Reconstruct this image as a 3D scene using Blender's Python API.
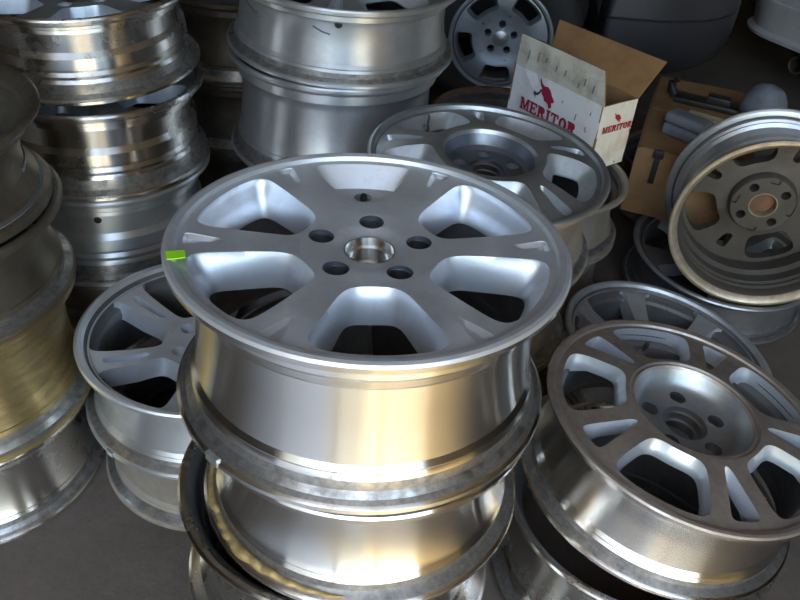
import bpy, bmesh, math, random
from mathutils import Vector, Matrix, noise
import numpy as np
PI = math.pi
rnd = random.Random(7)
scene = bpy.context.scene
C = scene.collection
for o in list(bpy.data.objects): bpy.data.objects.remove(o)

# ------------------------------------------------------------------ camera, sky, sun, exposure
CAMH = 1.15
def camera():
    p, r = math.radians(36.3), math.radians(6.0)
    fw = Vector((0, math.cos(p), -math.sin(p))); rt = Vector((1, 0, 0)); up = rt.cross(fw)
    rt2 = math.cos(r)*rt + math.sin(r)*up; up2 = -math.sin(r)*rt + math.cos(r)*up
    cd = bpy.data.cameras.new('camera'); cd.sensor_width = 36; cd.lens = 36.0; cd.clip_start = .02
    co = bpy.data.objects.new('camera', cd); C.objects.link(co)
    m = Matrix((rt2, up2, -fw)).transposed().to_4x4(); m.translation = (0, 0, CAMH)
    co.matrix_world = m; scene.camera = co
camera()
world = bpy.data.worlds.new('sky'); scene.world = world; world.use_nodes = True
wn = world.node_tree.nodes; wl = world.node_tree.links
bg = wn['Background']; sky = wn.new('ShaderNodeTexSky'); sky.sky_type = 'NISHITA'; sky.sun_disc = False
sky.sun_elevation = math.radians(58); sky.sun_rotation = math.radians(200); sky.air_density = 1.6; sky.dust_density = 1.0
wl.new(sky.outputs[0], bg.inputs[0]); bg.inputs[1].default_value = 0.42
sd = bpy.data.lights.new('sun', 'SUN'); sd.energy = 9.5; sd.angle = math.radians(.6); sd.color = (1, .93, .80)
so = bpy.data.objects.new('sun', sd); C.objects.link(so)
so.rotation_euler = Vector((.50, .36, -.80)).to_track_quat('-Z', 'Y').to_euler()   # from behind the photographer, high
vs = scene.view_settings
vs.view_transform = 'Standard'; vs.look = 'None'; vs.gamma = 1; vs.use_curve_mapping = False; vs.exposure = 1.1

# ------------------------------------------------------------------ materials
def mat(name):
    m = bpy.data.materials.new(name); m.use_nodes = True
    return m, m.node_tree.nodes, m.node_tree.links, m.node_tree.nodes['Principled BSDF']
def N(nodes, t, **kw):
    n = nodes.new(t)
    for k, v in kw.items():
        if isinstance(k, str) and hasattr(n, k): setattr(n, k, v)
    return n
def noise_tex(n, l, coord, scale, detail=5, rough=.6, stretch=None):
    t = n.new('ShaderNodeTexNoise'); t.inputs['Scale'].default_value = scale
    t.inputs['Detail'].default_value = detail; t.inputs['Roughness'].default_value = rough
    if stretch:
        mp = n.new('ShaderNodeMapping'); mp.inputs['Scale'].default_value = stretch
        l.new(coord, mp.inputs[0]); l.new(mp.outputs[0], t.inputs['Vector'])
    else: l.new(coord, t.inputs['Vector'])
    return t.outputs['Fac']
def ramp(n, l, src, a, b, ca=(0,0,0,1), cb=(1,1,1,1)):
    r = n.new('ShaderNodeValToRGB'); r.color_ramp.elements[0].position = a; r.color_ramp.elements[1].position = b
    r.color_ramp.elements[0].color = ca; r.color_ramp.elements[1].color = cb
    l.new(src, r.inputs[0]); return r.outputs[0]
def mixc(n, l, fac, a, b):
    m = n.new('ShaderNodeMix'); m.data_type = 'RGBA'
    if isinstance(fac, float): m.inputs[0].default_value = fac
    else: l.new(fac, m.inputs[0])
    for s, v in ((6, a), (7, b)):
        if isinstance(v, tuple): m.inputs[s].default_value = (*v, 1)
        else: l.new(v, m.inputs[s])
    return m.outputs[2]
def mixf(n, l, fac, a, b):
    m = n.new('ShaderNodeMix'); m.data_type = 'FLOAT'
    l.new(fac, m.inputs[0])
    for s, v in ((2, a), (3, b)):
        if isinstance(v, (int, float)): m.inputs[s].default_value = v
        else: l.new(v, m.inputs[s])
    return m.outputs[0]
def metal(name, base, rough, dirt=.3, dirt_col=(.10,.075,.05), aniso=0.0, groove=0.0, metallic=1.0, dscale=9, stretch=None):
    """cast or machined aluminium with grime; turned grooves run around the wheel axis"""
    m, n, l, b = mat(name)
    tc = n.new('ShaderNodeTexCoord').outputs['Object']
    oi = n.new('ShaderNodeObjectInfo')
    ad = n.new('ShaderNodeVectorMath'); ad.operation = 'ADD'
    sc = n.new('ShaderNodeVectorMath'); sc.operation = 'SCALE'; sc.inputs[3].default_value = 7.0
    cb = n.new('ShaderNodeCombineXYZ')
    for i in range(2): l.new(oi.outputs['Random'], cb.inputs[i])
    l.new(cb.outputs[0], sc.inputs[0]); l.new(tc, ad.inputs[0]); l.new(sc.outputs[0], ad.inputs[1])
    co = ad.outputs[0]
    big = noise_tex(n, l, co, dscale, 6, .65, stretch)
    fine = noise_tex(n, l, co, dscale*9, 4, .7)
    mm = n.new('ShaderNodeMath'); mm.operation = 'MULTIPLY_ADD'; mm.inputs[1].default_value = .22
    l.new(fine, mm.inputs[0]); l.new(big, mm.inputs[2])
    d = ramp(n, l, mm.outputs[0], .66-.42*dirt, 1.0-.25*dirt)
    dm = n.new('ShaderNodeMath'); dm.operation = 'MULTIPLY'; dm.inputs[1].default_value = min(1, .35+dirt*.75); l.new(d, dm.inputs[0])
    l.new(mixc(n, l, dm.outputs[0], base, dirt_col), b.inputs['Base Color'])
    l.new(mixf(n, l, dm.outputs[0], metallic, metallic*.6), b.inputs['Metallic'])
    l.new(mixf(n, l, dm.outputs[0], rough, .7), b.inputs['Roughness'])
    if aniso:
        b.inputs['Anisotropic'].default_value = aniso; b.inputs['Anisotropic Rotation'].default_value = .25
        tg = n.new('ShaderNodeTangent'); tg.direction_type = 'RADIAL'; tg.axis = 'Z'
        l.new(tg.outputs[0], b.inputs['Tangent'])
    bp = n.new('ShaderNodeBump'); bp.inputs['Distance'].default_value = .002
    if groove:
        s = n.new('ShaderNodeSeparateXYZ'); l.new(tc, s.inputs[0])
        cz = n.new('ShaderNodeCombineXYZ'); l.new(s.outputs[2], cz.inputs[2])
        g = noise_tex(n, l, cz.outputs[0], 260, 3, .6)
        bp.inputs['Strength'].default_value = groove; l.new(g, bp.inputs['Height'])
    else:
        bp.inputs['Strength'].default_value = .10; l.new(fine, bp.inputs['Height'])
    l.new(bp.outputs[0], b.inputs['Normal'])
    return m
def plain(name, col, rough=.6, metallic=0., dirt=None, dscale=6, bump=.0):
    m, n, l, b = mat(name)
    tc = n.new('ShaderNodeTexCoord').outputs['Object']
    b.inputs['Roughness'].default_value = rough; b.inputs['Metallic'].default_value = metallic
    f = noise_tex(n, l, tc, dscale, 7, .65)
    if dirt: l.new(mixc(n, l, ramp(n, l, f, .42, .72), col, dirt), b.inputs['Base Color'])
    else: b.inputs['Base Color'].default_value = (*col, 1)
    if bump:
        bp = n.new('ShaderNodeBump'); bp.inputs['Strength'].default_value = bump; bp.inputs['Distance'].default_value = .004
        f2 = noise_tex(n, l, tc, dscale*5, 6, .7); l.new(f2, bp.inputs['Height']); l.new(bp.outputs[0], b.inputs['Normal'])
    return m
M = dict(
  bright = metal('machined_bright', (.84,.83,.81), .23, -.35, (.20,.15,.09), 1.0, .02),
  barrel = metal('machined_barrel', (.74,.72,.69), .25, .10, (.12,.09,.06), .97, .02),
  grey_barrel = metal('painted_grey_barrel', (.58,.60,.62), .36, .18, (.14,.12,.10), .8, .02, .85),
  old_barrel = metal('stained_barrel', (.38,.34,.28), .40, .50, (.07,.055,.038), .75, .03),
  dusty_barrel = metal('dusty_barrel', (.45,.41,.36), .5, .85, (.20,.165,.125), .2, .05, .7),
  face = metal('machined_face', (.74,.77,.81), .44, .14, (.30,.30,.30), .5, 0, .68, 14),
  silver = metal('silver_paint', (.70,.73,.77), .38, .08, (.25,.22,.19), 0, 0, .75, 14),
  worn = metal('worn_face', (.45,.40,.36), .38, .50, (.17,.115,.08), .2, 0, .85, 16),
  dullface = metal('dull_face', (.44,.46,.47), .36, .30, (.15,.145,.13), .2, 0, .85, 12),
  dullpaint = metal('dull_silver_paint', (.50,.53,.56), .42, .22, (.12,.11,.10), 0, 0, .75, 12),
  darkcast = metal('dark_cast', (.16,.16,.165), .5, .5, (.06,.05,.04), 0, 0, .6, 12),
  backcast = metal('brake_dust_cast', (.11,.10,.088), .55, .7, (.055,.045,.033), 0, 0, .45, 10),
  bead = metal('bead_seat', (.50,.49,.48), .28, .60, (.045,.04,.035), .7, .05, 1.0, 45),
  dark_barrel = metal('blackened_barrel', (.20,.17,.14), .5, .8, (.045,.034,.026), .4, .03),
  gold_barrel = metal('golden_barrel', (.58,.45,.22), .36, .50, (.05,.042,.028), .7, .03, 1.0, 12, (1, 1, 5)),
  darksteel = metal('dark_hub_tone', (.20,.22,.26), .35, .3, (.06,.055,.05), 0, 0, .8, 12),  # darker tone for hub wells and lug hole walls
  carwheel = metal('dim_silver_paint', (.34,.37,.41), .42, .2, (.10,.10,.10), 0, 0, .7, 12),
  chip = metal('bare_rim_edge', (.55,.47,.36), .45, .5, (.18,.12,.06), 0, 0, .8, 22),
  steel = metal('dark_steel', (.35,.35,.36), .35, .2, (.08,.06,.05)),
  gold = metal('dried_sealant', (.55,.40,.17), .45, .6, (.16,.10,.04), 0, 0, .5, 60),
  rust = plain('rusty_brown', (.20,.10,.05), .8, .2, (.08,.05,.03), 30, .2),
  black = plain('black_plastic', (.012,.012,.013), .5, 0, (.03,.028,.026), 8),
  rubber = plain('tyre_rubber', (.012,.012,.013), .75, 0, (.02,.019,.018), 12, .1),
  green = plain('green_sticker', (.36,.80,.02), .45),
  grey_tool = plain('grey_plastic', (.17,.19,.23), .55, 0, (.10,.11,.13), 14),
  dirty_ball = plain('grey_felt_metal', (.16,.18,.22), .8, 0, (.10,.11,.13), 30, .3),
  yellow = plain('yellow_print', (.50,.45,.05), .6),
  print = plain('maroon_print', (.27,.015,.045), .6),
  printr = plain('red_print', (.36,.03,.03), .6),
  printg = plain('dark_print', (.05,.05,.07), .6),
  scuff = plain('grey_scuff', (.17,.16,.15), .8),
  glass = plain('lamp_lens', (.6,.62,.65), .08, .3),
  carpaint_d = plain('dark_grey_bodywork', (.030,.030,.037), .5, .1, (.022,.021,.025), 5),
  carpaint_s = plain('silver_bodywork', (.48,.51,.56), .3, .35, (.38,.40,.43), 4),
  chrome = plain('exhaust_steel', (.10,.08,.07), .5, .7, (.05,.04,.03), 20),
)
def cardboard(name, col, dirt, flute=0):
    m, n, l, b = mat(name)
    tc = n.new('ShaderNodeTexCoord').outputs['Object']
    f = noise_tex(n, l, tc, 14, 8, .7); f2 = noise_tex(n, l, tc, 60, 4, .6, (1, 1, .12))
    c = mixc(n, l, ramp(n, l, f, .48, .72), col, dirt)
    l.new(c, b.inputs['Base Color']); b.inputs['Roughness'].default_value = .85
    bp = n.new('ShaderNodeBump'); bp.inputs['Strength'].default_value = .15; bp.inputs['Distance'].default_value = .002
    l.new(f2, bp.inputs['Height']); l.new(bp.outputs[0], b.inputs['Normal'])
    return m
M['brown'] = cardboard('brown_cardboard', (.235,.130,.055), (.155,.085,.037))
M['white'] = cardboard('white_printed_card', (.62,.64,.68), (.50,.50,.50))
M['soiled'] = cardboard('soiled_white_card', (.50,.50,.46), (.24,.22,.18))
M['cream'] = cardboard('cream_stained_card', (.72,.66,.56), (.58,.44,.27))
def concrete(name, a, b_, sc, bump):
    m, n, l, b = mat(name)
    tc = n.new('ShaderNodeTexCoord').outputs['Object']
    f = noise_tex(n, l, tc, sc, 9, .65); f2 = noise_tex(n, l, tc, sc*22, 5, .7)
    mm = n.new('ShaderNodeMath'); mm.operation = 'MULTIPLY_ADD'; mm.inputs[1].default_value = .4; l.new(f2, mm.inputs[0]); l.new(f, mm.inputs[2])
    l.new(mixc(n, l, ramp(n, l, mm.outputs[0], .5, .95), a, b_), b.inputs['Base Color'])
    b.inputs['Roughness'].default_value = .85
    bp = n.new('ShaderNodeBump'); bp.inputs['Strength'].default_value = bump; bp.inputs['Distance'].default_value = .006
    l.new(f2, bp.inputs['Height']); l.new(bp.outputs[0], b.inputs['Normal'])
    return m
M['floor'] = concrete('oily_concrete', (.125,.100,.080), (.060,.049,.041), 2.2, .35)
M['yard'] = concrete('sandy_yard', (.64,.45,.20), (.52,.36,.15), .8, .5)
M['wall'] = concrete('sooty_plaster', (.10,.095,.09), (.05,.048,.045), 1.0, .2)
M['reflector'] = concrete('grey_reflector_slab', (.50,.50,.50), (.40,.40,.40), 1.5, .2)  # only for the added slab that greys the barrel reflections
M['plaster'] = concrete('pale_plaster', (.62,.61,.58), (.50,.49,.46), 1.0, .2)
M['roof'] = concrete('roof_sheet', (.30,.30,.31), (.22,.22,.23), 1.0, .1)

# ------------------------------------------------------------------ helpers
def link(name, me, parent=None, loc=None, m=None):
    o = bpy.data.objects.new(name, me); C.objects.link(o)
    if parent: o.parent = parent
    if loc: o.location = loc
    if m: 
        me.materials.clear(); me.materials.append(m)
    return o
def tag(o, label, cat, group=None, kind=None):
    o['label'] = label; o['category'] = cat
    if group: o['group'] = group
    return o
def thing(name, label, cat, loc=(0,0,0), group=None):
    o = bpy.data.objects.new(name, None); C.objects.link(o); o.location = loc; o.empty_display_size = .05
    return tag(o, label, cat, group)
def smooth(me, ang=35):
    for p in me.polygons: p.use_smooth = True
    me.set_sharp_from_angle(angle=math.radians(ang))
def meshdata(name, v, f, m=None, ang=35):
    me = bpy.data.meshes.new(name); me.from_pydata(v, [], f); me.update()
    bm = bmesh.new(); bm.from_mesh(me); bmesh.ops.recalc_face_normals(bm, faces=bm.faces); bm.to_mesh(me); bm.free()
    if ang: smooth(me, ang)
    if m: me.materials.append(m)
    return me
def lathe(prof, seg=96, closed=True):
    """revolve a closed (r,z) loop around z"""
    v = []; f = []; n = len(prof)
    for i in range(seg):
        a = 2*PI*i/seg; c, s = math.cos(a), math.sin(a)
        v += [(r*c, r*s, z) for r, z in prof]
    for i in range(seg):
        j = (i+1) % seg
        for k in range(n if closed else n-1):
            q = (k+1) % n
            f.append((i*n+k, j*n+k, j*n+q, i*n+q))
    return v, f
def lathe_me(name, prof, m, seg=96, closed=True, ang=35):
    v, f = lathe(prof, seg, closed); return meshdata(name, v, f, m, ang)
def box_me(name, x0, x1, y0, y1, z0, z1, m, bev=0, seg=2):
    bm = bmesh.new()
    vs_ = [bm.verts.new((x, y, z)) for x in (x0, x1) for y in (y0, y1) for z in (z0, z1)]
    for q in ((0,1,3,2),(4,6,7,5),(0,4,5,1),(2,3,7,6),(0,2,6,4),(1,5,7,3)): bm.faces.new([vs_[i] for i in q])
    if bev: bmesh.ops.bevel(bm, geom=list(bm.edges), offset=bev, segments=seg, affect='EDGES', profile=.5)
    bmesh.ops.recalc_face_normals(bm, faces=bm.faces)
    me = bpy.data.meshes.new(name); bm.to_mesh(me); bm.free(); me.materials.append(m)
    if bev: smooth(me, 40)
    return me
def tube_me(name, pts, rad, m, seg=10, cap=True):
    v = []; f = []; n = len(pts)
    for i, p in enumerate(pts):
        p = Vector(p); t = (Vector(pts[min(i+1, n-1)]) - Vector(pts[max(i-1, 0)])).normalized()
        a = t.orthogonal().normalized() if abs(t.z) > .95 else t.cross(Vector((0,0,1))).normalized(); b = t.cross(a)
        r = rad[i] if isinstance(rad, (list, tuple)) else rad
        for k in range(seg):
            th = 2*PI*k/seg; v.append(tuple(p + r*(math.cos(th)*a + math.sin(th)*b)))
    for i in range(n-1):
        for k in range(seg):
            f.append((i*seg+k, i*seg+(k+1) % seg, (i+1)*seg+(k+1) % seg, (i+1)*seg+k))
    if cap: f += [tuple(range(seg)), tuple(range((n-1)*seg, n*seg))]
    return meshdata(name, v, f, m, 50)
def round_poly(pts, n=56, it=3, k=None):
    """resample a closed 2-D polygon evenly and round its corners"""
    P = np.array(pts, float); Q = np.vstack([P, P[:1]]); L = np.r_[0, np.cumsum(np.linalg.norm(np.diff(Q, axis=0), axis=1))]
    s = np.linspace(0, L[-1], n, endpoint=False)
    R_ = np.stack([np.interp(s, L, Q[:, 0]), np.interp(s, L, Q[:, 1])], 1)
    for _ in range(it): R_ = (np.roll(R_, 1, 0) + 2*R_ + np.roll(R_, -1, 0))/4
    return R_
def window(r0, r1, a0, a1, mid=0., it=6, n=56, skew=0.):
    """rounded trapezoid in polar terms, radii in metres, half angles in degrees, centred on +x"""
    pts = []
    for t in np.linspace(-1, 1, 9): pts.append((r1*math.cos(math.radians(a1*t+skew)), r1*math.sin(math.radians(a1*t+skew))))
    for t in np.linspace(1, -1, 5): pts.append((r0*math.cos(math.radians(a0*t)), r0*math.sin(math.radians(a0*t))))
    return round_poly(pts, n, it)
def rot2(P, deg):
    a = math.radians(deg); c, s = math.cos(a), math.sin(a); P = np.asarray(P)
    return np.stack([P[:, 0]*c - P[:, 1]*s, P[:, 0]*s + P[:, 1]*c], 1)
class Cut:
    """disjoint closed lofts gathered as one boolean cutter"""
    def __init__(s): s.v = []; s.f = []
    def loft(s, levels):
        b = len(s.v); n = len(levels[0][1])
        for z, P in levels:
            if isinstance(z, tuple):      # (front profile, offset): follow the face
                fr = np.array(sorted(z[0])); s.v += [(float(p[0]), float(p[1]), float(np.interp(math.hypot(p[0], p[1]), fr[:, 0], fr[:, 1])) + z[1]) for p in P]
            else: s.v += [(float(p[0]), float(p[1]), z) for p in P]
        for i in range(len(levels)-1):
            for k in range(n): s.f.append((b+i*n+k, b+i*n+(k+1) % n, b+(i+1)*n+(k+1) % n, b+(i+1)*n+k))
        s.f.append(tuple(b+k for k in range(n))); s.f.append(tuple(b+(len(levels)-1)*n+k for k in range(n)))
    def cyl(s, x, y, z0, z1, r, r2=None, n=20):
        P = np.array([(math.cos(2*PI*k/n), math.sin(2*PI*k/n)) for k in range(n)])
        s.loft([(z0, P*r + (x, y)), (z1, P*(r2 or r) + (x, y))])
def boolean(v, f, cut):
    A = bpy.data.objects.new('tmp_a', meshdata('tmp_a', v, f, None, 0)); B = bpy.data.objects.new('tmp_b', meshdata('tmp_b', cut.v, cut.f, None, 0))
    C.objects.link(A); C.objects.link(B)
    md = A.modifiers.new('b', 'BOOLEAN'); md.object = B; md.operation = 'DIFFERENCE'; md.solver = 'EXACT'; md.use_self = True
    dg = bpy.context.evaluated_depsgraph_get()
    me = bpy.data.meshes.new_from_object(A.evaluated_get(dg))
    for o in (A, B):
        d = o.data; bpy.data.objects.remove(o); bpy.data.meshes.remove(d)
    return me
def split_disc(me, front, sectors, off, r_hub, m_top, m_wall, m_back, m_hub=None, m_hole=None):
    """cut the finished casting into hub and spokes, keeping its shading normals"""
    smooth(me, 32)
    nl = np.zeros(len(me.loops)*3); me.corner_normals.foreach_get('vector', nl); nl = nl.reshape(-1, 3)
    fr = np.array(sorted(front)); groups = {}
    for p in me.polygons:
        c = p.center; r = math.hypot(c.x, c.y); zf = float(np.interp(r, fr[:, 0], fr[:, 1]))
        mi = 0 if (abs(c.z - zf) < .0011 and p.normal.z > .3) else (2 if p.normal.z < -.6 else 1)
        g = -1 if r < r_hub else int(((math.degrees(math.atan2(c.y, c.x)) - off) % 360)//(360/sectors))
        groups.setdefault(g, []).append((p, mi))
    out = []
    for g in sorted(groups):
        vm = {}; vv = []; ff = []; nn = []; mm = []
        for p, mi in groups[g]:
            q = []
            for li in p.loop_indices:
                vi = me.loops[li].vertex_index
                if vi not in vm: vm[vi] = len(vv); vv.append(tuple(me.vertices[vi].co))
                q.append(vm[vi]); nn.append(tuple(nl[li]))
            ff.append(q); mm.append(mi)
        nm = 'hub' if g < 0 else 'spoke'
        d = bpy.data.meshes.new(nm); d.from_pydata(vv, [], ff); d.update()
        d.polygons.foreach_set('use_smooth', [True]*len(ff)); d.polygons.foreach_set('material_index', mm)
        for x in ((m_hub or m_top) if g < 0 else m_top, (m_hole or m_hub or m_wall) if g < 0 else m_wall, m_back): d.materials.append(x)
        d.normals_split_custom_set(nn)
        out.append((nm, d))
    bpy.data.meshes.remove(me)
    return out

# ------------------------------------------------------------------ rims (the hoop of a wheel)
def rim_profile(R, W, style):
    S = {   # (inset from R, fraction of the width) between the bead seats
      'wide':  [(.017,.10),(.0165,.16),(.0225,.20),(.0232,.24),(.0272,.27),(.0268,.45),(.0250,.62),(.0222,.755),(.0175,.785),(.019,.805),(.016,.835),(.0155,.90)],
      'step':  [(.018,.09),(.017,.15),(.022,.17),(.021,.21),(.029,.23),(.030,.44),(.022,.50),(.020,.62),(.024,.66),(.0195,.70),(.021,.74),(.017,.78),(.016,.90)],
      'waist': [(.017,.10),(.0165,.17),(.024,.22),(.033,.30),(.036,.42),(.034,.58),(.027,.70),(.020,.76),(.021,.79),(.0165,.82),(.016,.90)],
      'plain': [(.017,.10),(.017,.18),(.025,.22),(.0285,.28),(.0275,.50),(.0225,.74),(.018,.78),(.019,.80),(.016,.83),(.016,.90)],
    }[style]
    out = [(R-.012, -.0015), (R-.006, 0), (R-.002, -.001), (R, -.004), (R-.0005, -.0095), (R-.004, -.013), (R-.010, -.0145)]
    out += [(R-i, -W*t) for i, t in S]
    out += [(R-.010, -W+.012), (R-.004, -W+.0105), (R-.0005, -W+.0075), (R, -W+.003), (R-.003, -W+.0005), (R-.008, -W), (R-.012, -W+.002)]
    inn = [(R-.020, -W+.012)] + [(R-i-.0065, -W*t) for i, t in reversed(S)] + [(R-.021, -.016), (R-.015, -.008)]
    return out, inn
_rims = {}
def rim_mesh(R, W, style, m, m_in=None, m_lip=None, m_rear=None):
    k = (R, W, style, m.name, m_in.name if m_in else '', m_lip.name if m_lip else '', m_rear.name if m_rear else '')
    if k in _rims: return _rims[k]
    o, i = rim_profile(R, W, style)
    v, f = lathe(o + i, 128); me = meshdata('rim', v, f, m, 28)
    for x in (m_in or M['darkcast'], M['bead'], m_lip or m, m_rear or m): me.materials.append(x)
    for p in me.polygons:
        c = p.center; r = math.hypot(c.x, c.y); nr = p.normal.x*c.x + p.normal.y*c.y
        if c.z > -.007 and (p.normal.z > .3 or nr < 0): p.material_index = 3          # outer lip
        elif c.z < -W+.008 and m_rear: p.material_index = 4                            # edge of the rear flange
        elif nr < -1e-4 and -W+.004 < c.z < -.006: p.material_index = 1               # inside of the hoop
        elif nr > 0 and (-W+.0098 < c.z < -W*.83): p.material_index = 2               # rear bead seat, black from the tyre
    _rims[k] = me; return me

# ------------------------------------------------------------------ wheel faces: each returns a list of (part name, mesh, local offset)
def ring_at(n, off, r): return [(r*math.cos(math.radians(off+360/n*k)), r*math.sin(math.radians(off+360/n*k))) for k in range(n)]
def lug_parts(parts, pos, z, r, m, depth=.02):
    me = lathe_me('lug_seat', [(r*1.02, 0), (r*1.02, -depth), (r*.58, -depth), (r*.60, -depth*.86), (r*.93, -depth*.70), (r*.96, 0)], m, 24)
    for x, y in pos: parts.append(('lug_seat', me, (x, y, z)))
def bore_part(parts, r, z, depth, m):
    parts.append(('centre_bore', lathe_me('centre_bore', [(r*1.02, 0), (r*1.02, -depth), (r*.74, -depth), (r*.74, -depth*.62), (r*.84, -depth*.58), (r*.84, -depth*.25), (r*.93, -depth*.2), (r*.96, 0)], m, 48), (0, 0, z)))
def valve_part(parts, x, y, z, tilt_out, m):
    prof = [(0, .034), (.0032, .034), (.0040, .031), (.0040, .020), (.0030, .0195), (.0030, .012), (.0055, .011), (.0075, .004), (.0075, 0), (0, 0)]
    me = lathe_me('valve_stem', prof, m, 14, False)
    a = math.atan2(y, x); rm = Matrix.Rotation(a, 4, 'Z') @ Matrix.Rotation(-tilt_out, 4, 'Y')
    me.transform(rm); parts.append(('valve_stem', me, (x, y, z)))
def disc_solid(front, thick, seg=120, back=None):
    ro, zo = front[-1]
    lip = [(ro, zo-.004), (ro-.0085, zo-.007), (ro-.0092, -.023)]
    b = (back or [(r, z-thick) for r, z in front])
    b = [q for q in b if q[0] < ro-.022] + [(ro-.0205, min(-.034, float(np.interp(ro-.020, [q[0] for q in b], [q[1] for q in b])))), (ro-.020, -.031)] + lip[::-1]
    return lathe(list(front) + list(reversed(b)), seg)

def face_six(R):
    """six broad flat machined spokes, one closed pocket that holds the valve"""
    parts = []; ro = R-.0115
    front = [(.026,-.016),(.036,-.016),(.041,-.0135),(.050,-.013),(.072,-.012),(.10,-.0095),(.14,-.008),(.175,-.0065),(ro,-.006)]
    v, f = disc_solid(front, .04, 144)
    cut = Cut(); offw = -82
    top = window(.35*R, .898*R, 19, 21.5, it=8); mid = window(.37*R, .888*R, 18.5, 20.2, it=8); bot = window(.405*R, .81*R, 17.3, 17.3, it=8)
    m2 = window(.39*R, .86*R, 18, 18.8, it=8)
    for k in range(6):
        a = offw+60*k
        if k == 3:
            cut.loft([(.02, rot2(window(.44*R,.893*R,12,20,it=4), a)), (-.006, rot2(window(.44*R,.893*R,12,20,it=4), a)), (-.030, rot2(window(.50*R,.80*R,9,16,it=4), a))])
            continue
        cut.loft([(.02, rot2(top, a)), (-.0085, rot2(top, a)), (-.015, rot2(mid, a)), (-.025, rot2(m2, a)), (-.043, rot2(bot, a)), (-.12, rot2(bot, a))])
    for k in range(6):
        a = offw+30+60*k
        P = window(.72*R, .91*R, 1.0, 3.6, it=2, n=32); Q = window(.77*R, .895*R, .5, 1.8, it=2, n=32)
        cut.loft([(.02, rot2(P, a)), (-.0075, rot2(P, a)), (-.0115, rot2(Q, a))])
    lugs = ring_at(5, 93, .054)
    for x, y in lugs: cut.cyl(x, y, .02, -.2, .0135)
    vx, vy = .69*R*math.cos(math.radians(offw+180)), .69*R*math.sin(math.radians(offw+180))
    cut.cyl(vx, vy, .0, -.2, .0105)
    me = boolean(v, f, cut)
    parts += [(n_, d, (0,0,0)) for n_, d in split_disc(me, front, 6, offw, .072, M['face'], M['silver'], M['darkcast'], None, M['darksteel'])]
    lug_parts(parts, lugs, -.018, .0135, M['steel'], .030); bore_part(parts, .0265, -.016, .045, M['bright'])
    valve_part(parts, vx, vy, -.055, .25, M['black'])
    return parts
def face_oval(R, mt, mw, off=-12, mb=None):
    """five oval openings with five small radial slots around a deep hub well"""
    parts = []; ro = R-.0115
    front = [(.030,-.022),(.066,-.022),(.074,-.016),(.0805,.004),(.084,.0105),(.090,.0125),(.11,.011),(.15,.003),(.185,-.007),(ro,-.0095)]
    v, f = disc_solid(front, .03, 140)
    cut = Cut()
    top = window(.47*R, .895*R, 26, 22, it=10); m0 = window(.485*R, .88*R, 24, 20.5, it=10); m1 = window(.505*R, .84*R, 21, 18, it=9); bot = window(.54*R, .77*R, 15, 15, it=7)
    s1 = window(.56*R, .90*R, 2.2, 4.2, it=3, n=32); s2 = window(.60*R, .86*R, .8, 2.2, it=3, n=32)
    for k in range(5):
        a = off+72*k
        cut.loft([((front,.03), rot2(top, a)), ((front,-.001), rot2(top, a)), ((front,-.006), rot2(m0, a)), ((front,-.015), rot2(m1, a)), ((front,-.027), rot2(bot, a)), (-.12, rot2(bot, a))])
        cut.loft([((front,.03), rot2(s1, a+36)), ((front,-.001), rot2(s1, a+36)), ((front,-.014), rot2(s2, a+36))])
    lugs = ring_at(5, off+36, .050)
    for x, y in lugs: cut.cyl(x, y, .0, -.2, .012)
    me = boolean(v, f, cut)
    parts += [(n_, d, (0,0,0)) for n_, d in split_disc(me, front, 5, off, .0815, mt, mw, mb or M['darkcast'], M['darksteel'])]
    lug_parts(parts, lugs, -.0225, .0125, M['dullface'], .02); bore_part(parts, .0305, -.022, .03, M['steel'])
    valve_part(parts, *ring_at(5, off, .80*R)[2], -.03, .1, M['steel'])
    return parts
def face_slots(R, off=28):
    """flat worn face with five big D shaped windows and five narrow slots"""
    parts = []; ro = R-.0115
    front = [(.034,-.021),(.070,-.020),(.078,-.015),(.084,-.004),(.088,.006),(.0905,.0105),(.094,.0095),(.097,.0125),(.12,.0105),(.16,.004),(ro,-.0055)]
    v, f = disc_solid(front, .024, 140)
    cut = Cut()
    top = window(.485*R, .90*R, 21, 21.5, it=9); m1 = window(.515*R, .895*R, 19.5, 20, it=9); bot = window(.525*R, .89*R, 19, 19.5, it=9)
    s1 = window(.49*R, .875*R, 1.6, 6.8, it=3, n=40); s2 = window(.53*R, .865*R, .9, 4.6, it=3, n=40)
    for k in range(5):
        a = off+72*k
        cut.loft([((front,.03), rot2(top, a)), ((front,-.001), rot2(top, a)), ((front,-.011), rot2(m1, a)), ((front,-.022), rot2(bot, a)), (-.12, rot2(bot, a))])
        cut.loft([((front,.03), rot2(s1, a+36)), ((front,-.001), rot2(s1, a+36)), ((front,-.021), rot2(s2, a+36)), (-.12, rot2(s2, a+36))])
    lugs = ring_at(5, off-10, .054)
    for x, y in lugs: cut.cyl(x, y, .005, -.2, .0125)
    me = boolean(v, f, cut)
    parts += [(n_, d, (0,0,0)) for n_, d in split_disc(me, front, 5, off, .0885, M['worn'], M['silver'], M['darkcast'], M['dullface'], M['darksteel'])]
    lug_parts(parts, lugs, -.0215, .013, M['steel'], .022); bore_part(parts, .0345, -.021, .035, M['steel'])
    valve_part(parts, *ring_at(5, off+72, .80*R)[0], -.045, .1, M['steel'])
    return parts
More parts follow.
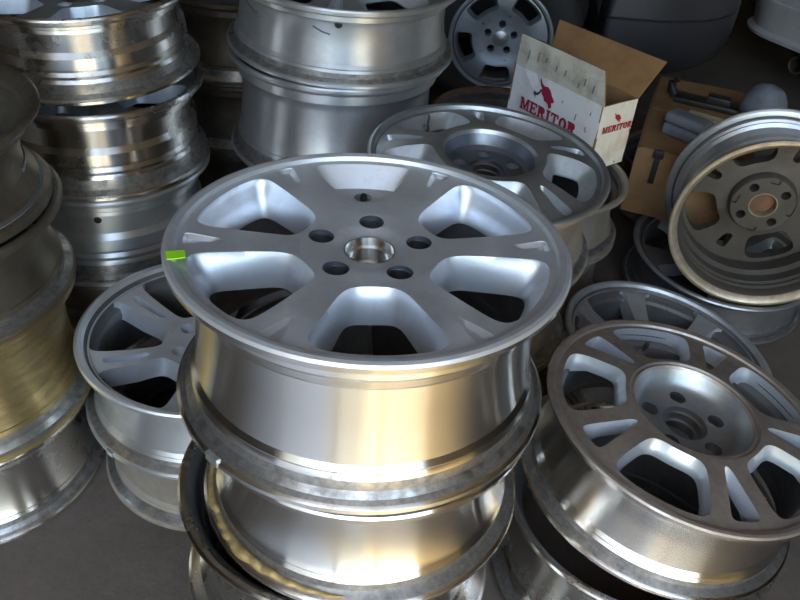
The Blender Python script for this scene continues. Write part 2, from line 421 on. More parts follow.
def face_spokes(R, n, off, half_in, half_out, mt, mw, dish=.035, groove=True, r_in=.34, r_out=.90, depth=.05, mb=None):
    """open wheel with n bowed spokes; each spoke may carry a shallow groove along its middle"""
    parts = []; ro = R-.0115
    front = [(.028,-dish-.004),(.040,-dish),(.066,-dish+.002),(.085,-dish+.006),(.13,-dish*.62-.004),(.17,-dish*.42-.004),(.186,-.016),(ro,-.012)]
    if R-.0115 < .19: front = [(r if r < .16 else r*(ro/.197), z) for r, z in front[:-1]] + [(ro, -.012)]
    v, f = disc_solid(front, .032, 120)
    cut = Cut(); g = 360/n
    wi, wo = g/2-half_in, g/2-half_out
    top = window(r_in*R, r_out*R, wi, wo, it=5); bot = window((r_in+.07)*R, (r_out-.01)*R, wi*.72, wo-3.5, it=5); m1 = window((r_in+.03)*R, (r_out-.004)*R, wi*.88, wo-1.4, it=5)
    for k in range(n):
        a = off+g/2+g*k
        cut.loft([(.03, rot2(top, a)), (-dish*.5-.004, rot2(top, a)), (-dish-.010, rot2(m1, a)), (-dish-.03, rot2(bot, a)), (-.14, rot2(bot, a))])
        if groove:
            P = window(.46*R, .82*R, 3.0, 2.4, it=3, n=36); Q = window(.50*R, .80*R, 1.2, 1.0, it=3, n=36)
            cut.loft([(.02, rot2(P, a-g/2)), (-dish+.002, rot2(P, a-g/2)), (-dish-.006, rot2(Q, a-g/2))])
    lugs = ring_at(5, off+5, .052)
    for x, y in lugs: cut.cyl(x, y, .0, -.2, .0125)
    me = boolean(v, f, cut)
    parts += [(n_, d, (0,0,0)) for n_, d in split_disc(me, front, n, off+g/2, .066, mt, mw, mb or M['darkcast'])]
    lug_parts(parts, lugs, -dish-.004, .013, M['face'], .02); bore_part(parts, .0285, -dish-.004, .03, M['steel'])
    return parts
def face_back(R):
    """casting seen from behind: four big kidney openings, four small slots, thick mounting pad"""
    parts = []; ro = R-.0115
    front = [(.030,-.020),(.060,-.020),(.072,-.018),(.10,-.012),(.14,-.010),(ro,-.010)]
    back = [(.030,-.062),(.068,-.062),(.071,-.058),(.073,-.042),(.10,-.036),(.14,-.034),(ro,-.034)]
    v, f = disc_solid(front, 0, 128, back)
    cut = Cut()
    b = window(.47*R, .80*R, 24, 21, it=14); s = window(.52*R, .72*R, 5, 5, it=5, n=32)
    for k in range(4):
        cut.loft([(.03, rot2(b, 14+90*k)), (-.15, rot2(b*.97, 14+90*k))]); cut.loft([(.03, rot2(s, 59+90*k)), (-.15, rot2(s, 59+90*k))])
    lugs = ring_at(4, 90, .050)
    for x, y in lugs: cut.cyl(x, y, .0, -.2, .0105)
    for k in range(4):
        P = rot2(window(.056, .069, 12, 10, it=3, n=24), 45+90*k); cut.loft([(-.056, P), (-.12, P)])
    me = boolean(v, f, cut)
    parts += [(n_, d, (0,0,0)) for n_, d in split_disc(me, front, 4, 14, .0735, M['backcast'], M['backcast'], M['backcast'])]
    parts.append(('centre_bore', lathe_me('centre_bore', [(.0305,-.020),(.0305,-.0635),(.0285,-.0635),(.0275,-.030),(.0275,-.020)], M['chip'], 48), (0,0,0)))
    parts.append(('rusty_hub_cap', lathe_me('rusty_hub_cap', [(0,-.046),(.026,-.046),(.0285,-.042),(.0285,-.036),(0,-.036)], M['rust'], 40, False), (0,0,0)))
    return parts

def wheel(name, label, top, R, W, style, m, parts=(), n=(0,0), spin=0, flip=False, m_in=None, m_lip=None, m_rear=None, group='alloy wheels stacked in the workshop'):
    """alloy wheel whose outer lip centre is at top, axis along n; flip puts the back of the wheel upward"""
    nz = Vector((n[0], n[1], 1)).normalized() if len(n) == 2 else Vector(n).normalized()
    ax = Vector((1,0,0)) - nz*nz.x; ax.normalize(); ay = nz.cross(ax)
    m3 = Matrix((ax, ay, nz)).transposed().to_4x4()
    T = Vector(top)
    if flip:
        m3 = m3 @ Matrix.Rotation(PI, 4, 'X'); T = T - nz*W
    m4 = m3 @ Matrix.Rotation(math.radians(spin), 4, 'Z'); m4.translation = T
    o = thing(name, label, 'wheel', group=group); o.matrix_world = m4
    link('rim', rim_mesh(R, W, style, m, m_in, m_lip, m_rear), o)
    for nm, me, loc in parts: link(nm, me, o, loc)
    return o

# ------------------------------------------------------------------ the place: shed floor, yard, roof and walls, plus unseen pieces added to shape the light
def struct(name, me): o = link(name, me); o['kind'] = 'structure'; return o
def slab(name, x0, x1, y0, y1, z0, z1, m): return struct(name, box_me(name, x0, x1, y0, y1, z0, z1, m))
slab('floor', -6, 7, .10, 8.0, -.12, 0, M['floor'])
slab('ground_yard', -25, 25, -40, .10, -.13, -.004, M['yard'])
slab('wall_light_mask_left', -6, -2.1, -1.75, -1.6, -.12, 3.0, M['wall'])  # added unseen wall, narrows the opening so barrel sides go dark
slab('wall_light_mask_right', 2.1, 7, -1.75, -1.6, -.12, 3.0, M['wall'])  # its added right-hand counterpart, also unseen, masks light from that side
slab('ground_grey_reflector', -2.2, -.30, -9, .10, -.10, -.001, M['reflector'])  # unseen slab added so left barrel reflections turn grey, not sandy
slab('wall_sun_blocker', -2.4, -2.2, -14, -1.75, -.12, 3.8, M['plaster'])  # unseen wall added to throw shade over the left of the yard
for k, x in enumerate((-.42, .62)): slab('trim_streak_splitter_%d' % (k+1), x-.045, x+.045, -1.72, -1.63, -.01, 3.0, M['wall'])  # unseen posts added to split the bright streaks on the barrels
slab('ceiling', -6, 7, -1.75, 8.0, 3.0, 3.08, M['roof'])
slab('wall_back', -6, 7, 8.0, 8.15, -.12, 3.0, M['wall'])
slab('wall_left', -6.15, -6, -1.75, 8.0, -.12, 3.0, M['wall'])
slab('wall_right', 7, 7.15, -1.75, 8.0, -.12, 3.0, M['wall'])

# ------------------------------------------------------------------ wheel designs
six = face_six(.207)
ovalG = face_oval(.215, M['dullface'], M['dullpaint'])
slotsM = face_slots(.215)
spokesB = face_spokes(.212, 6, 212, 9.5, 8, M['silver'], M['silver'], .035)
spokesD = face_spokes(.205, 5, -98, 12, 10, M['dullface'], M['dullpaint'], .03, False)
spokesA = face_spokes(.196, 5, -60, 9, 9, M['dullface'], M['dullpaint'], .03, False)
spokesL = face_spokes(.22, 7, 100, 8, 7, M['dullpaint'], M['silver'], .05, False)
spokesK = face_spokes(.225, 5, 190, 9, 12, M['darkcast'], M['dullface'], .03, False, .36, .88)
backJ = face_back(.207)
plainF = face_oval(.235, M['dullface'], M['dullpaint'], 20)
Z = CAMH
# --- stack A, in the middle
stickered = wheel('alloy_wheel', 'silver six-spoke wheel with a green sticker on its lip, topmost of the central stack', (-.037,.697,.714), .207, .185, 'wide', M['bright'], six, (-.012,.028), m_lip=M['face'])
residue_wheel = wheel('alloy_wheel', 'bright bare rim with golden residue on its lower edge, directly under the green-stickered wheel', (-.028,.690,.5225), .196, .159, 'plain', M['bright'], spokesA, (-.015,.0), 20)
wheel('alloy_wheel', 'open rim whose wide top lip holds the bright rim with golden residue', (-.050,.698,.359), .207, .174, 'wide', M['barrel'], (), (-.015,.008), 0, True)
wheel('alloy_wheel', 'lowest rim on the floor in the central stack below the green-stickered wheel', (-.045,.70,.181), .205, .181, 'wide', M['barrel'])
# --- stack B, left of it
silver_wheel = wheel('alloy_wheel', 'clean silver wheel with curved grooved spokes on a short stack of two', (-.317,1.037,.292), .212, .146, 'plain', M['grey_barrel'], spokesB, m_lip=M['silver'])
wheel('alloy_wheel', 'dull grey rim on the floor under the silver curved-spoke wheel', (-.316,1.036,.146), .198, .146, 'plain', M['dusty_barrel'])
# --- stack C, far left
Cx, Cy = -.713, .95
wheel('alloy_wheel', 'stained rim with open deep lip, topmost of the stack of stained rims', (Cx-.003,Cy,.681), .205, .140, 'waist', M['old_barrel'], spokesD, (.03,0), 0, True, M['old_barrel'])
wheel('alloy_wheel', 'stained grey rim second from the top of the stack of stained rims', (Cx,Cy,.534), .21, .138, 'waist', M['old_barrel'])
wheel('alloy_wheel', 'golden stained rim with dark streaks third from the top of the stack of stained rims', (Cx,Cy,.395), .208, .216, 'plain', M['gold_barrel'])
wheel('alloy_wheel', 'stained rim on the floor at the bottom of the stack of stained rims', (Cx,Cy,.178), .203, .178, 'plain', M['barrel'])
# --- stack D, upper left
Dx, Dy = -.640, 1.455
wheel('alloy_wheel', 'spoked wheel with stepped shiny barrel, on top of the stack behind the stained rims', (Dx,Dy,.716), .205, .150, 'step', M['barrel'], spokesD, (-.03,-.06))
wheel('alloy_wheel', 'shiny stepped rim second from the top of the stack behind the stained rims', (Dx+.005,Dy,.548), .213, .168, 'step', M['barrel'], spokesD, (0,-.02), 40)
dull_valve = wheel('alloy_wheel', 'dull rim with valve hole, third from top in the stack behind the stained rims', (Dx+.006,Dy,.376), .213, .19, 'step', M['grey_barrel'])
wheel('alloy_wheel', 'rim on the floor at the bottom of the stack behind the stained rims', (Dx,Dy,.185), .213, .185, 'step', M['old_barrel'])
# --- stack E, dark, behind
Ex, Ey = -.50, 2.10
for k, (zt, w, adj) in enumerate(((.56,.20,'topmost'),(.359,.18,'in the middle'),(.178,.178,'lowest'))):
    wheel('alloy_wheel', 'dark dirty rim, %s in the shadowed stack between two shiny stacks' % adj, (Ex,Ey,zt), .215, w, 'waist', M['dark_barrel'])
# --- stack F, top centre
Fx, Fy = -.176, 1.655
scratched = wheel('alloy_wheel', 'pale grey rim with black scratches, topmost of the pale grey stack', (Fx,Fy,.728), .235, .148, 'plain', M['grey_barrel'], plainF, (.02,-.04))
wheel('alloy_wheel', 'pale grey shiny rim second from the top of the pale grey stack', (Fx-.008,Fy,.570), .228, .214, 'plain', M['grey_barrel'])
wheel('alloy_wheel', 'rim third from the top of the pale grey stack', (Fx,Fy,.356), .225, .178, 'plain', M['grey_barrel'])
wheel('alloy_wheel', 'rim on the floor at the bottom of the pale grey stack', (Fx,Fy,.178), .225, .178, 'plain', M['old_barrel'])
# --- stack G, behind right
wheel('alloy_wheel', 'dull grey wheel with five oval openings and deep hub, in front of the white box', (.13,1.291,.532), .215, .165, 'plain', M['dusty_barrel'], ovalG, (.024,-.047), m_lip=M['dullface'])
wheel('alloy_wheel', 'dusty rim under the dull grey wheel with oval openings', (.125,1.29,.354), .205, .172, 'plain', M['dusty_barrel'])
wheel('alloy_wheel', 'lowest rim on the floor under the dull grey wheel with oval openings', (.122,1.285,.182), .205, .182, 'plain', M['old_barrel'])
# --- stack Q, holding the box
wheel('alloy_wheel', 'dusty pale rim under the white open carton', (.295,1.685,.328), .20, .138, 'plain', M['dusty_barrel'], (), (0,0), 0)
wheel('alloy_wheel', 'dusty rim on the floor below the rim that carries the white carton', (.295,1.685,.189), .20, .189, 'plain', M['dusty_barrel'])
# --- P, brown, under the car wheel
wheel('alloy_wheel', 'rusty brown rim lying between the white carton and the parked car wheel', (.232,2.145,.262), .20, .13, 'plain', M['rust'])
wheel('alloy_wheel', 'rim on the floor under the rusty brown rim', (.232,2.145,.131), .20, .131, 'plain', M['old_barrel'])
# --- stack M, right foreground
wheel('alloy_wheel', 'worn brownish wheel with five big windows and five narrow slots, lying tilted', (.440,.870,.362), .215, .150, 'plain', M['bright'], slotsM, (.118,-.01), m_lip=M['worn'])
front_wide = wheel('alloy_wheel', 'wide rim on the floor under the worn five-window wheel', (.412,.858,.188), .215, .188, 'wide', M['barrel'], (), (.0,-.0))
# --- L, K, J on the right
wheel('alloy_wheel', 'grey many-spoked wheel lying on the floor behind the worn five-window wheel', (.556,1.292,.158), .22, .120, 'plain', M['grey_barrel'], spokesL, (.14,.0), m_lip=M['dullpaint'])
wheel('alloy_wheel', 'dark wheel with bright edged spokes lying under the wheel turned back to front', (.792,1.731,.137), .225, .115, 'plain', M['darkcast'], spokesK, (.0,-.08), m_lip=M['dullface'])
wheel('alloy_wheel', 'rim on the floor supporting the back of the brown cardboard box', (.80,2.20,.166), .20, .166, 'plain', M['old_barrel'])
wheel('alloy_wheel', 'wheel standing on edge showing its dusty back and four bolt holes', (.773,1.522,.321), .207, .165, 'step', M['grey_barrel'], backJ, (-.145,-.957,-.045), 50, True, M['backcast'], m_rear=M['chip'])

# ------------------------------------------------------------------ small parts of single wheels
def arc_strip(name, r0, r1, a0, a1, z, h, m, n=10):
    prof = [(r0, z), (r1, z), (r1, z-h), (r0, z-h)]; v = []; f = []
    for i in range(n+1):
        a = math.radians(a0 + (a1-a0)*i/n); v += [(r*math.cos(a), r*math.sin(a), zz) for r, zz in prof]
    for i in range(n):
        for k in range(4): f.append((i*4+k, (i+1)*4+k, (i+1)*4+(k+1) % 4, i*4+(k+1) % 4))
    f += [(0,1,2,3), (n*4, n*4+1, n*4+2, n*4+3)]
    return meshdata(name, v, f, m, 30)
o = link('green_sticker', arc_strip('green_sticker', .1845, .2025, 198.6, 202.6, .0004, .0016, M['green']), stickered); o['label'] = 'bright green paper sticker'
link('wheel_weight', arc_strip('wheel_weight', .2030, .2082, 227, 232, -.1735, .0105, M['dullface']), stickered)
link('wheel_weight', arc_strip('wheel_weight', .2080, .2132, 233, 237, -.1362, .0095, M['dullface']), silver_wheel)
def residue():
    pts = []; rad = []
    for i in range(121):
        a = math.radians(150 + 100*i/120); w = math.sin(PI*i/120)**.5
        k = noise.noise(Vector((i*.11, 1.7, .2))) + .7*noise.noise(Vector((i*.31, 4.7, .2)))
        r = .1865 + .002*k; pts.append((r*math.cos(a), r*math.sin(a), -.147 + .003*noise.noise(Vector((i*.21, 5., 0)))))
        rad.append(.001 + w*(.0042 + .0020*k))
    o = link('dried_residue', tube_me('dried_residue', pts, rad, M['gold'], 10), residue_wheel); o['label'] = 'crusty golden sealant residue around the bead'
residue()
def scratch(pts):
    """black marks on the barrel of the pale grey rim: thin raised paint strokes"""
    R_ = .235-.0268; q = [((R_)*math.cos(math.radians(a)), (R_)*math.sin(math.radians(a)), z) for a, z in pts]
    link('paint_mark', tube_me('paint_mark', q, .0012, M['printg'], 6), scratched)
def valve_hole_shade(w, R, inset, a, z):  # raised black disc, its colour stands in for the shade inside a hole
    me = lathe_me('valve_hole_shade', [(0,.0012),(.0055,.0012),(.0072,.0004),(.0072,-.004),(0,-.004)], M['black'], 18, False)
    me.transform(Matrix.Rotation(math.radians(a), 4, 'Z') @ Matrix.Translation((R-inset, 0, z)) @ Matrix.Rotation(PI/2, 4, 'Y')); link('valve_hole_shade', me, w)
valve_hole_shade(scratched, .235, .0245, 274, -.034); valve_hole_shade(dull_valve, .213, .0295, 285, -.052); valve_hole_shade(front_wide, .215, .0235, 208, -.046)
scratch([(210,-.036),(214,-.043),(217,-.047),(221,-.050),(225,-.055)]); scratch([(225,-.049),(226,-.055),(227,-.060)]); scratch([(261,-.044),(266,-.052),(270,-.055)])

# ------------------------------------------------------------------ lettering and emblem for the carton
GL = {   # slab-serif capitals as rectangles or polygons on a 0..1 high cell
 'M': (1.05, [[(0,0),(.34,0),(.34,.14),(.25,.14),(.25,.62),(.47,.0),(.58,.0),(.80,.62),(.80,.14),(.71,.14),(.71,0),(1.05,0),(1.05,.14),(.97,.14),(.97,.86),(1.05,.86),(1.05,1),(.76,1),(.525,.36),(.29,1),(0,1),(0,.86),(.08,.86),(.08,.14),(0,.14)]]),
 'E': (.82, [[(0,0),(.80,0),(.80,.30),(.66,.30),(.66,.15),(.30,.15),(.30,.44),(.48,.44),(.48,.36),(.58,.36),(.58,.66),(.48,.66),(.48,.58),(.30,.58),(.30,.85),(.64,.85),(.64,.70),(.78,.70),(.78,1),(0,1),(0,.85),(.09,.85),(.09,.15),(0,.15)]]),
 'R': (.92, [[(0,0),(.38,0),(.38,.15),(.30,.15),(.30,.42),(.40,.42),(.62,0),(.92,0),(.92,.15),(.79,.15),(.64,.45),(.78,.55),(.82,.72),(.76,.90),(.58,1),(0,1),(0,.85),(.09,.85),(.09,.15),(0,.15)]]),
 'I': (.46, [[(0,0),(.44,0),(.44,.15),(.33,.15),(.33,.85),(.44,.85),(.44,1),(0,1),(0,.85),(.11,.85),(.11,.15),(0,.15)]]),
 'T': (.86, [[(.22,0),(.64,0),(.64,.15),(.54,.15),(.54,.84),(.70,.84),(.70,.66),(.84,.66),(.84,1),(.02,1),(.02,.66),(.16,.66),(.16,.84),(.32,.84),(.32,.15),(.22,.15)]]),
}
def ngon_me(name, polys, m, h):
    bm = bmesh.new()
    for P in polys:
        f = bm.faces.new([bm.verts.new((x, y, 0)) for x, y in P])
        r = bmesh.ops.extrude_face_region(bm, geom=[f]); bmesh.ops.translate(bm, vec=(0,0,h), verts=[g for g in r['geom'] if isinstance(g, bmesh.types.BMVert)])
    bmesh.ops.triangulate(bm, faces=bm.faces); bmesh.ops.recalc_face_normals(bm, faces=bm.faces)
    me = bpy.data.meshes.new(name); bm.to_mesh(me); bm.free(); me.materials.append(m); return me
def word_me(name, text, height, m):
    polys = []; x = 0
    for ch in text:
        if ch == 'O':
            a = [(.42+.42*math.cos(t), .5+.52*math.sin(t)) for t in np.linspace(PI/2, PI*1.5, 13)]; b = [(.42+.17*math.cos(t), .5+.34*math.sin(t)) for t in np.linspace(PI*1.5, PI/2, 13)]
            polys.append([((x+u)*height, w*height) for u, w in a+b]); polys.append([((x+.84-u)*height, w*height) for u, w in reversed(a+b)]); x += .84+.10
        else:
            w, ps = GL[ch]
            for p in ps: polys.append([((x+u)*height, v*height) for u, v in p])
            if ch == 'R': polys[-1] = polys[-1]
            x += w+.08
    return ngon_me(name, polys, m, .0005), x*height
BULL = [(.02,1.0),(.16,.80),(.30,.74),(.50,.78),(.66,.70),(.80,.52),(.98,.36),(.90,.26),(.80,.30),(.88,.10),(.74,0),(.68,.16),(.56,.22),(.44,.20),(.38,.34),(.24,.40),(.14,.52),(.20,.62),(.10,.72),(.02,.88)]
HORN = [(-.22,.34),(-.06,.30),(.06,.40),(.10,.52),(.16,.50),(.12,.34),(.0,.22),(-.14,.22),(-.10,.10),(-.24,.24)]

# ------------------------------------------------------------------ open white carton
def carton():
    P1 = Vector((.401,1.692,.3295)); u = Vector((-.187,.227,0)).normalized(); w = Vector((.111,.028,0)).normalized(); up = Vector((0,0,1))
    w = (w - u*w.dot(u)).normalized()
    root = thing('carton', 'open white printed carton with raised flaps standing on a dusty rim', 'box', P1)
    Lu, Lw, H, t = .290, .116, .158, .004
    m4 = Matrix((u, w, up)).transposed().to_4x4(); m4.translation = P1; root.matrix_world = m4
    def panel(name, a, b, c, d, outer, inner, nrm, lab=None):
        """thin panel abcd with its printed side towards nrm"""
        a, b, c, d = [Vector(q) for q in (a, b, c, d)]; nv = Vector(nrm).normalized()*t
        nx, ny = 8, 4; v = []; f = []; mi = []
        for s in (0, 1):
            for j in range(ny+1):
                for i in range(nx+1):
                    p = a.lerp(b, i/nx).lerp(d.lerp(c, i/nx), j/ny)
                    e = .0025*noise.noise(p*25); v.append(tuple(p + nv.normalized()*e - nv*s))
        k = (nx+1)*(ny+1)
        for j in range(ny):
            for i in range(nx):
                q = j*(nx+1)+i; f.append((q, q+1, q+nx+2, q+nx+1)); mi.append(0)
                f.append((k+q, k+q+nx+1, k+q+nx+2, k+q+1)); mi.append(1)
        edge = [i for i in range(nx+1)] + [(j+1)*(nx+1)-1 for j in range(1, ny+1)] + [ny*(nx+1)+i for i in range(nx-1, -1, -1)] + [j*(nx+1) for j in range(ny-1, 0, -1)]
        for i in range(len(edge)):
            x, y = edge[i], edge[(i+1) % len(edge)]; f.append((x, y, k+y, k+x)); mi.append(1)
        me = bpy.data.meshes.new(name); me.from_pydata(v, [], f); me.update()
        bm = bmesh.new(); bm.from_mesh(me); bmesh.ops.recalc_face_normals(bm, faces=bm.faces); bm.to_mesh(me); bm.free()
        me.materials.append(outer); me.materials.append(inner); me.polygons.foreach_set('material_index', mi)
        o = link(name, me, root)
        if lab: o['label'] = lab
        return o
    W_, B_, S_, K_ = M['white'], M['brown'], M['soiled'], M['cream']
    fr = panel('front_panel', (0,0,0), (Lu,0,0), (Lu,0,H), (0,0,H), W_, B_, (0,-1,0), 'white printed panel')
    sd_ = panel('side_panel', (0,0,0), (0,Lw,0), (0,Lw,H), (0,0,H), K_, B_, (-1,0,0), 'cream stained printed panel')
    panel('back_panel', (0,Lw,0), (Lu,Lw,0), (Lu,Lw,H), (0,Lw,H), W_, B_, (0,1,0))
    panel('side_panel', (Lu,0,0), (Lu,Lw,0), (Lu,Lw,H), (Lu,0,H), W_, B_, (1,0,0))
    panel('base_panel', (0,0,.004), (Lu,0,.004), (Lu,Lw,.004), (0,Lw,.004), B_, B_, (0,0,-1))
    fl = panel('flap', (-.002,0,H), (Lu-.004,0,H), (Lu-.018,-.010,H+.078), (.010,-.012,H+.080), S_, B_, (0,-1,.1), 'soiled white flap raised')
    panel('flap', (0,Lw,H), (Lu,Lw,H), (Lu+.03,Lw+.050,H+.075), (-.006,Lw+.060,H+.078), W_, B_, (0,1,-.4), 'bare brown inside of the raised back flap')
    def decal(me, parent, x, y, front, name):
        o = link(name, me, parent)
        if front: o.matrix_local = Matrix(((-1,0,0,x),(0,0,-1,-.0032),(0,1,0,y),(0,0,0,1)))
        else:     o.matrix_local = Matrix(((0,0,-1,-.0032),(1,0,0,x),(0,1,0,y),(0,0,0,1)))
        return o
    wm, ww = word_me('lettering', 'MERITOR', .029, M['print'])
    # seen from outside the front panel runs from its far edge (left) to the near corner (right)
    decal(wm, fr, .245, H-.096, True, 'lettering')
    em = ngon_me('bull_emblem', [[(x*.056, y*.062) for x, y in BULL]], M['print'], .0006); decal(em, fr, .195, H-.064, True, 'bull_emblem')
    em = ngon_me('emblem_outline', [[(x*.056, y*.062) for x, y in HORN]], M['printg'], .0005); decal(em, fr, .195, H-.060, True, 'emblem_outline')
    wm, ww = word_me('lettering', 'MERITOR', .0155, M['printr']); decal(wm, sd_, .012, H-.066, False, 'lettering')
    em = ngon_me('bull_emblem', [[(x*.026, y*.026) for x, y in BULL]], M['printr'], .0006); decal(em, sd_, .042, H-.046, False, 'bull_emblem')
    for k in range(9):
        x = .02+rnd.random()*.23; y = H*(.15+.75*rnd.random()); l_ = .006+.012*rnd.random()
        decal(ngon_me('scuff_mark', [[(0,0),(.0025,.001),(.004,l_),(.001,l_*.9)]], M['scuff'], .0003), fr, x, y, True, 'scuff_mark')
    for k in range(8):
        x = .02+.03*k+.02*rnd.random(); y = H+.012+.035*rnd.random(); l_ = .010+.018*rnd.random()
        decal(ngon_me('scuff_mark', [[(0,0),(.004,.002),(.006,l_),(.002,l_*.9)]], M['scuff'], .0003), fl, x, y, True, 'scuff_mark').location.y = -.004-.0125*(y-H)/.079
carton()

# ------------------------------------------------------------------ brown box behind, with loose bits on it
def brown_box():
    root = thing('cardboard_box', 'brown cardboard box with dark strap behind the white carton', 'box', (.535,1.822,.170)); root.rotation_euler = (0,0,-.29)
    L, D_, H = .275, .53, .176
    link('body', box_me('body', 0, L, .0, D_, 0, H, M['brown'], .004), root)
    link('flap', box_me('flap', .008, L-.008, -.003, D_/2-.004, H, H+.004, M['brown']), root)
    link('flap', box_me('flap', .008, L-.008, D_/2+.004, D_+.006, H, H+.004, M['brown']), root)
    o = link('strap', box_me('strap', .046, .060, -.005, .0005, H-.085, H+.006, M['black'], .0015), root); o['label'] = 'black strap with buckle'
    link('buckle', box_me('buckle', .040, .066, -.009, -.004, H-.016, H+.005, M['black'], .002), o)
brown_box()
def lump(name, label, cat, c, r, m, sq=(1,1,1), seed=0, amp=.08):
    bm = bmesh.new(); bmesh.ops.create_icosphere(bm, subdivisions=4, radius=1)
    for v in bm.verts:
        k = 1 + amp*noise.noise(v.co*1.6 + Vector((seed, 0, 0))) + amp*.4*noise.noise(v.co*5 + Vector((seed, 3, 0)))
        v.co = Vector((v.co.x*r*sq[0]*k, v.co.y*r*sq[1]*k, max(v.co.z, -.8)*r*sq[2]*k))
    me = bpy.data.meshes.new(name); bm.to_mesh(me); bm.free(); smooth(me, 60); me.materials.append(m)
    o = link(name, me); o.location = c
    return tag(o, label, cat)
TB = .3505
def loose_bits():
    o = lump('rag_ball', 'grey rounded bundle on the brown cardboard box', 'cloth', (.899,2.06,TB+.045), .056, M['dirty_ball'], (1,1,1), 2, .07)
    r = thing('bracket', 'black metal bracket lying beside the grey bundle', 'bracket', (.775,2.13,TB))
    link('plate', box_me('plate', -.085, .085, -.03, .03, .0, .016, M['black'], .004), r)
    link('hook', tube_me('hook', [(-.085,0,.012),(-.098,0,.025),(-.10,0,.045),(-.088,0,.056)], .012, M['black'], 10), r)
    link('lug', box_me('lug', .0, .06, -.02, .02, .014, .034, M['black'], .004), r)
    r.rotation_euler = (0,0,-.35)
    r = thing('tool_case', 'grey plastic tool case end on the brown cardboard box', 'case', (.665,1.895,TB)); r.rotation_euler = (0,0,-.75)
    link('body', box_me('body', -.055, .055, -.03, .03, 0, .030, M['grey_tool'], .009, 3), r)
    link('lid', box_me('lid', -.057, .057, -.032, .028, .031, .058, M['grey_tool'], .011, 3), r)
    link('hinge', tube_me('hinge', [(-.04,.031,.030),(.04,.031,.030)], .004, M['black'], 8), r)
    r = thing('leaflet', 'pale leaflet with a yellow stripe beside the grey tool case', 'leaflet', (.765,2.00,TB)); r.rotation_euler = (0,0,-.5)
    link('sheet', box_me('sheet', -.075, .075, -.045, .045, .004, .0052, M['soiled']), r)
    link('stripe', box_me('stripe', -.070, .075, .012, .024, .0052, .0057, M['yellow']), r)
loose_bits()

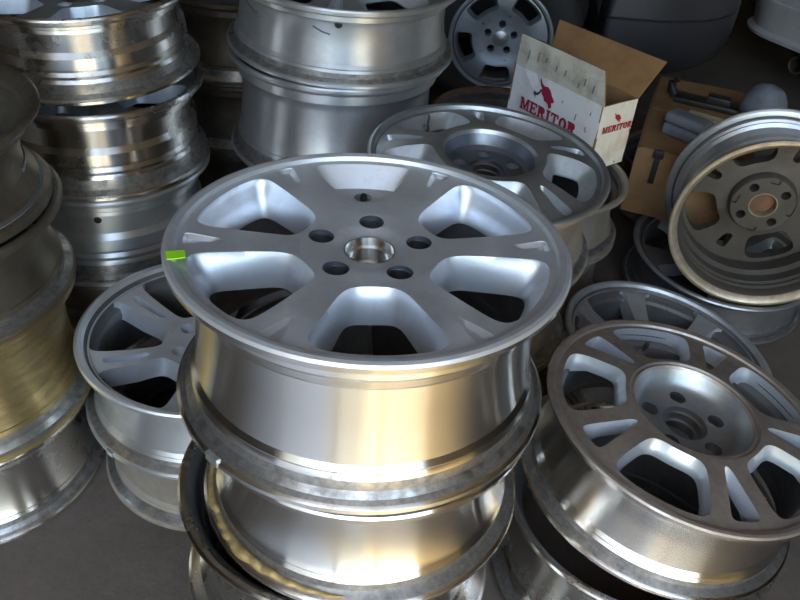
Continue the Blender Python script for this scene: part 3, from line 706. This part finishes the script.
# ------------------------------------------------------------------ parked cars in the dark
def plan(x0, x1, y0, y1, rr, ins, n=8, corners=(1,1,1,1)):
    """rounded rectangle, anticlockwise"""
    x0 += ins; x1 -= ins; y0 += ins; y1 -= ins; P = []
    for (cx, cy, a0, sx, sy), on in zip(((x0,y0,180,1,1),(x1,y0,270,-1,1),(x1,y1,0,-1,-1),(x0,y1,90,1,-1)), corners):
        r = rr if on else .02
        for k in range(n+1):
            a = math.radians(a0 + 90*k/n); P.append((cx + sx*r + r*math.cos(a), cy + sy*r + r*math.sin(a)))
    return np.array(P)
def loft_solid(levels):
    c = Cut(); c.loft(levels); return c.v, c.f
def dark_car():
    root = thing('parked_car', 'dark grey parked car seen from the side behind the cardboard', 'car', (0,0,0))
    c = (.247, .279); Y = 2.73
    v, f = loft_solid([(z, plan(-2.9, .578, Y, Y+1.62, .12, i)) for z, i in ((.17,.05),(.20,.02),(.30,.0),(.56,.0),(.72,.03))])
    cut = Cut(); n = 40; P = [(c[0]+.335*math.cos(2*PI*k/n), c[1]+.335*math.sin(2*PI*k/n)) for k in range(n)]
    b = len(cut.v); cut.v += [(x, Y-.2, z) for x, z in P] + [(x, Y+.32, z) for x, z in P]
    cut.f += [(k, (k+1) % n, n+(k+1) % n, n+k) for k in range(n)] + [tuple(range(n)), tuple(range(n, 2*n))]
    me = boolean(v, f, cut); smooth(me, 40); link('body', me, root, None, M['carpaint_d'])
    v, f = loft_solid([(z, plan(.584, 1.14, Y, Y+1.62, .46, i, 10, (0,1,1,0))) for z, i in ((.175,.075),(.19,.045),(.23,.015),(.30,.0),(.385,.0),(.39,.006),(.395,.0),(.46,.006),(.475,.03))])
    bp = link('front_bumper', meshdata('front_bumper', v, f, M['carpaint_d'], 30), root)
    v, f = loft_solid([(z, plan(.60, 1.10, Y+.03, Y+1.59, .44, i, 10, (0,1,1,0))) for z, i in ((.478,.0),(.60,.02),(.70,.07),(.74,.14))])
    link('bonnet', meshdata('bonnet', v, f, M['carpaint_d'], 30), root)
    for yy in (Y+.02, Y+1.2): link('headlight', box_me('headlight', .80, 1.06, yy+.12, yy+.42, .49, .60, M['glass'], .03, 3), root)
    v, f = loft_solid([(z, plan(-2.4, .15, Y+.10, Y+1.52, .15, i)) for z, i in ((.72,.0),(1.0,.12),(1.28,.26),(1.33,.34))])
    link('cabin', meshdata('cabin', v, f, M['black'], 30), root)
    # front wheel: alloy casting with tyre and cap, axle along -y
    R = .178; parts = []; ro = R-.0115
    front = [(.0,-.020),(.022,-.020),(.060,-.026),(.085,-.016),(.12,-.010),(.145,-.012),(ro,-.016)]
    front[0] = (.001, -.020)
    vv, ff = disc_solid(front, .03, 120); ct = Cut()
    top = window(.54*R, .875*R, 25, 22, it=7); bot = window(.58*R, .84*R, 21, 18, it=7)
    for k in range(5): ct.loft([(.03, rot2(top, 54+72*k)), (-.012, rot2(top, 54+72*k)), (-.03, rot2(bot, 54+72*k)), (-.12, rot2(bot, 54+72*k))])
    lugs = ring_at(5, 90, .047)
    for x, y in lugs: ct.cyl(x, y, .01, -.2, .0125)
    for x, y in ring_at(5, 54+20, .078)[:4]: ct.cyl(x, y, .01, -.04, .003, n=10)
    pieces = split_disc(boolean(vv, ff, ct), front, 5, 54, .066, M['carwheel'], M['carwheel'], M['darkcast'])
    wr = link('front_wheel', rim_mesh(R, .15, 'plain', M['carwheel']), root)
    wm = Matrix(((1,0,0,c[0]),(0,0,-1,Y-.005),(0,1,0,c[1]),(0,0,0,1)))   # wheel z -> -y
    wr.matrix_local = wm
    for nm, d in pieces: link(nm, d, wr)
    link('centre_cap', lathe_me('centre_cap', [(0,-.012),(.018,-.013),(.026,-.017),(.027,-.024),(0,-.024)], M['dullface'], 40, False), wr)
    tp = [(R-.006,-.010),(R+.012,-.002),(R+.045,.008),(R+.075,.002),(R+.093,-.012),(R+.100,-.030),(R+.101,-.075),(R+.100,-.12),(R+.075,-.152),(R+.045,-.158),(R+.012,-.148),(R-.006,-.140)]
    link('tyre', lathe_me('tyre', tp, M['rubber'], 96, True, 40), wr)
dark_car()
def silver_car():
    root = thing('parked_car', 'silver parked car with bright lower bumper edge behind the upright wheel', 'car', (1.21,3.44,0))
    xa = Vector((.54,-.84,0)).normalized(); ya = Vector((.84,.54,0)).normalized()
    m4 = Matrix((xa, ya, Vector((0,0,1)))).transposed().to_4x4(); m4.translation = (1.21,3.44,0); root.matrix_world = m4
    v, f = loft_solid([(z, plan(0, 1.65, 0, .55, .22, i, 10, (1,1,0,0))) for z, i in ((.21,.07),(.215,.03),(.222,.008),(.235,.004),(.25,.018),(.30,.012),(.362,.0),(.368,.008),(.374,.0),(.48,.0),(.52,.04))])
    link('rear_bumper', meshdata('rear_bumper', v, f, M['carpaint_s'], 30), root)
    v, f = loft_solid([(z, plan(.03, 1.62, .05, 4.0, .18, i, 10)) for z, i in ((.24,.06),(.30,.0),(.70,.0),(.86,.06))])
    link('body', meshdata('body', v, f, M['carpaint_s'], 30), root)
    v, f = loft_solid([(z, plan(.10, 1.55, .5, 3.2, .18, i, 10)) for z, i in ((.86,.0),(1.2,.18),(1.36,.3))])
    link('cabin', meshdata('cabin', v, f, M['black'], 30), root)
    for x in (.16, 1.32): link('wheel', lathe_me('wheel', [(.10,0),(.17,.005),(.19,-.01),(.27,-.01),(.285,-.04),(.285,-.16),(.26,-.18),(.10,-.18)], M['rubber'], 48), root).matrix_local = Matrix(((0,0,-1,x),(1,0,0,.95),(0,1,0,.285),(0,0,0,1)))
    link('exhaust_pipe', lathe_me('exhaust_pipe', [(.032,0),(.036,-.003),(.036,-.5),(.026,-.5),(.026,-.003)], M['chrome'], 28), root).matrix_local = Matrix(((1,0,0,.345),(0,0,-1,.07),(0,1,0,.155),(0,0,0,1)))
silver_car()
